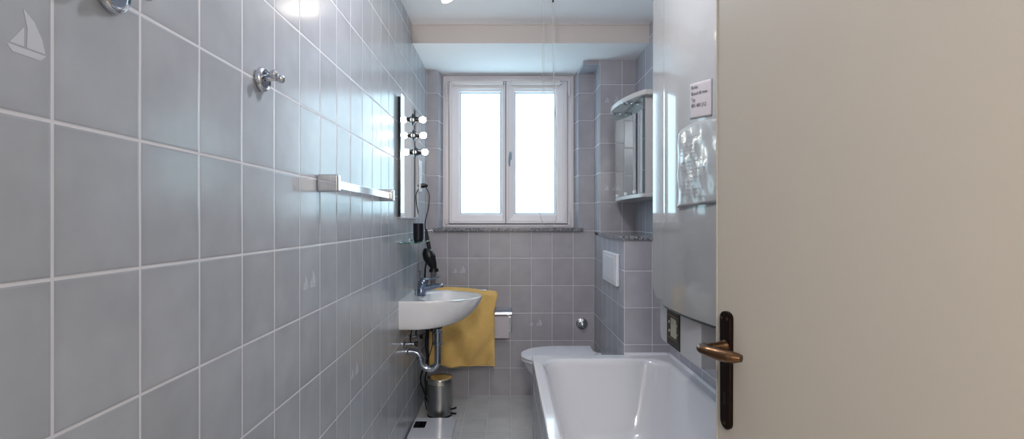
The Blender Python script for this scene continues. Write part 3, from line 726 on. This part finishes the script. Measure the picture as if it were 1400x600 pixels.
for k in range(16):
    z = 1.575-k*.0135; ya = 1.755-random.random()*.02-(.05 if k % 5 == 0 else 0); yb = ya-.06-random.random()*.09
    n = 10; prev = None
    for i in range(n+1):
        y = ya+(yb-ya)*i/n; w = .0105
        a = bm.verts.new((fx(y)-w, y, z)); b = bm.verts.new((fx(y)-w, y, z-.0028))
        if prev and i % 3: bm.faces.new((prev[0], a, b, prev[1]))
        prev = (a, b)
obj('printed_lines', bm, M_print, n2, smooth=False)

# ------------------------------------------------------------------ door
dd = V((.27, -.963, 0)).normalized(); dn = V((-.963, -.27, 0)).normalized(); o0 = V((.4238*1.02, 1.02, 0))
def Dp(s, n, z): return o0+dd*s+dn*n+V((0, 0, z))
def dbox(bm, s0, s1, n0, n1, z0, z1, bev=0, seg=2):
    r = bmesh.ops.create_cube(bm, size=1)['verts']
    for v in r: v.co = Dp(s0+(v.co.x+.5)*(s1-s0), n0+(v.co.y+.5)*(n1-n0), z0+(v.co.z+.5)*(z1-z0))
    if bev: bmesh.ops.bevel(bm, geom=list({e for v in r for e in v.link_edges}), offset=bev, segments=seg, affect='EDGES')
    return bm
door = bpy.data.objects.new('door_1', None); C.objects.link(door); door.location = Dp(.85, -.02, 0.); W[door] = Dp(.85, -.02, 0.); door['kind'] = 'structure'
bm = B(); dbox(bm, 0, .85, -.040, 0, .005, 2.02, .002); obj('door_leaf', bm, M_door, door)
sc = .0318
bm = B(); 
hwp = .0162; zb, zt_ = .880, 1.114
prof = []
for k in range(9): a = PI*k/8; prof.append((sc+hwp*math.cos(a), zt_-.012+.012*math.sin(a)))
for k in range(13): a = PI+PI*k/12; prof.append((sc+hwp*.93*math.cos(a), zb+.016+.016*math.sin(a)))
for n0, n1, f in ((0, .006, 1.),): loft(bm, [[Dp(sc+(s-sc)*g, n, z if g == 1 else z+(zb+.117-z)*(1-g)*.25) for s, z in prof] for n, g in ((0, 1), (.005, 1), (.0075, .86))])
pl_ = obj('handle_plate', bm, M_bronzed, door)
bm = B()
for s, z in ((sc-.008, 1.100), (sc+.008, 1.100), (sc, .893)):
    lathe(bm, Dp(s, .007, z), dn, [(0, .0032), (.0015, .0030), (.0018, .001)], 10)
obj('screw', bm, M_bronze, pl_)
bm = B(); dbox(bm, sc-.0035, sc+.0035, .0072, .0080, .930, .953, .0003, 1); obj('keyhole', bm, M_dark, pl_)
zl = 1.045
bm = B(); lathe(bm, Dp(sc, .006, zl), dn, [(0, .013), (.006, .012), (.012, .0095), (.03, .009), (.045, .0085)], 18)
pts = [Dp(sc, .040, zl), Dp(sc+.002, .056, zl+.001), Dp(sc+.012, .066, zl+.001), Dp(sc+.028, .066, zl+.001), Dp(sc+.046, .057, zl-.001), Dp(sc+.064, .046, zl-.002), Dp(sc+.080, .037, zl-.001)]
tube(bm, pts, [.0085, .0115, .0125, .0120, .012, .013, .0145, .0145, .0125, .0085], 16, 6, flat=.8); obj('door_handle', bm, M_bronze, door)

# ------------------------------------------------------------------ ceiling spotlight and added fill lamps
def spot(x, y, label, tilt):
    t = thing('ceiling_spotlight', label, 'lamp', (x, y, HC), 'ceiling spotlights')
    bm = B(); lathe(bm, (x, y, HC), (0, 0, -1), [(0, .045), (.012, .045), (.016, .038), (.018, .01)], 24); obj('canopy', bm, M_chrome, t)
    d = V(tilt).normalized(); a = V((x, y, HC-.10))
    bm = B(); tube(bm, [(x, y, HC-.015), a], .006, 10); ball(bm, a, .014); obj('arm', bm, M_chrome, t)
    bm = B(); lathe(bm, a, d, [(0, .016), (.03, .018)], 20); obj('lamp_socket', bm, M_chrome, t)
    bm = B(); lathe(bm, a+d*.028, d, [(0, .018), (.02, .023), (.09, .033), (.092, .030), (.09, .0)], 28); obj('glass_shade', bm, M_shade, t)
    l = bpy.data.lights.new('spot_glow', 'POINT'); l.energy = 7; l.color = lin((1, .94, .88)); l.shadow_soft_size = .03
    lo = bpy.data.objects.new('spot_glow', l); C.objects.link(lo); lo.location = a+d*.165
    return t, l
_, l1 = spot(-.315, 2.30, 'glowing glass ceiling spotlight whose tip shows at the top edge', (.42, 0, -.85))
l1.energy = .45
_, l2 = spot(.02, 1.55, 'added unseen fill spotlight on the ceiling above the near end of the bathtub', (.2, -.1, -.9))  # extra lamp out of view, added to fill the room with light
l2.energy = 12; l2.color = lin((.98, .98, 1))
t = thing('hall_fill_lamp', 'added unseen fill lamp with a round opal shade in the hall behind the doorway', 'lamp', (.1, -1.0, 2.52))  # lamp behind the camera, added as fill light through the doorway
bm = B(); lathe(bm, (.1, -1.0, 2.52), (0, 0, -1), [(0, .16), (.02, .16), (.02, .15)], 32); obj('canopy', bm, M_white, t)
bm = B(); lathe(bm, (.1, -1.0, 2.50), (0, 0, -1), [(0, .15)]+[(.09*math.sin(a), .15*math.cos(a)) for a in [PI/2*k/8 for k in range(1, 9)]], 32); obj('opal_shade', bm, mat('opal_fill_shade', (1, 1, 1), .3, emit=(.97, .98, 1), estr=10), t)
l = bpy.data.lights.new('hall_fill_light', 'POINT'); l.energy = 45; l.color = lin((1, .98, .95)); l.shadow_soft_size = .15  # added fill light, no lamp known here
lo = bpy.data.objects.new('hall_fill_light', l); C.objects.link(lo); lo.location = (.1, -1.0, 2.2)

# ------------------------------------------------------------------ world and colour
w = bpy.data.worlds.new('world'); S.world = w; w.use_nodes = True
w.node_tree.nodes['Background'].inputs[0].default_value = (.6, .75, 1, 1); w.node_tree.nodes['Background'].inputs[1].default_value = .5
S.view_settings.view_transform = 'Standard'; S.view_settings.look = 'None'
S.view_settings.gamma = 1; S.view_settings.use_curve_mapping = False
S.view_settings.exposure = 1.0
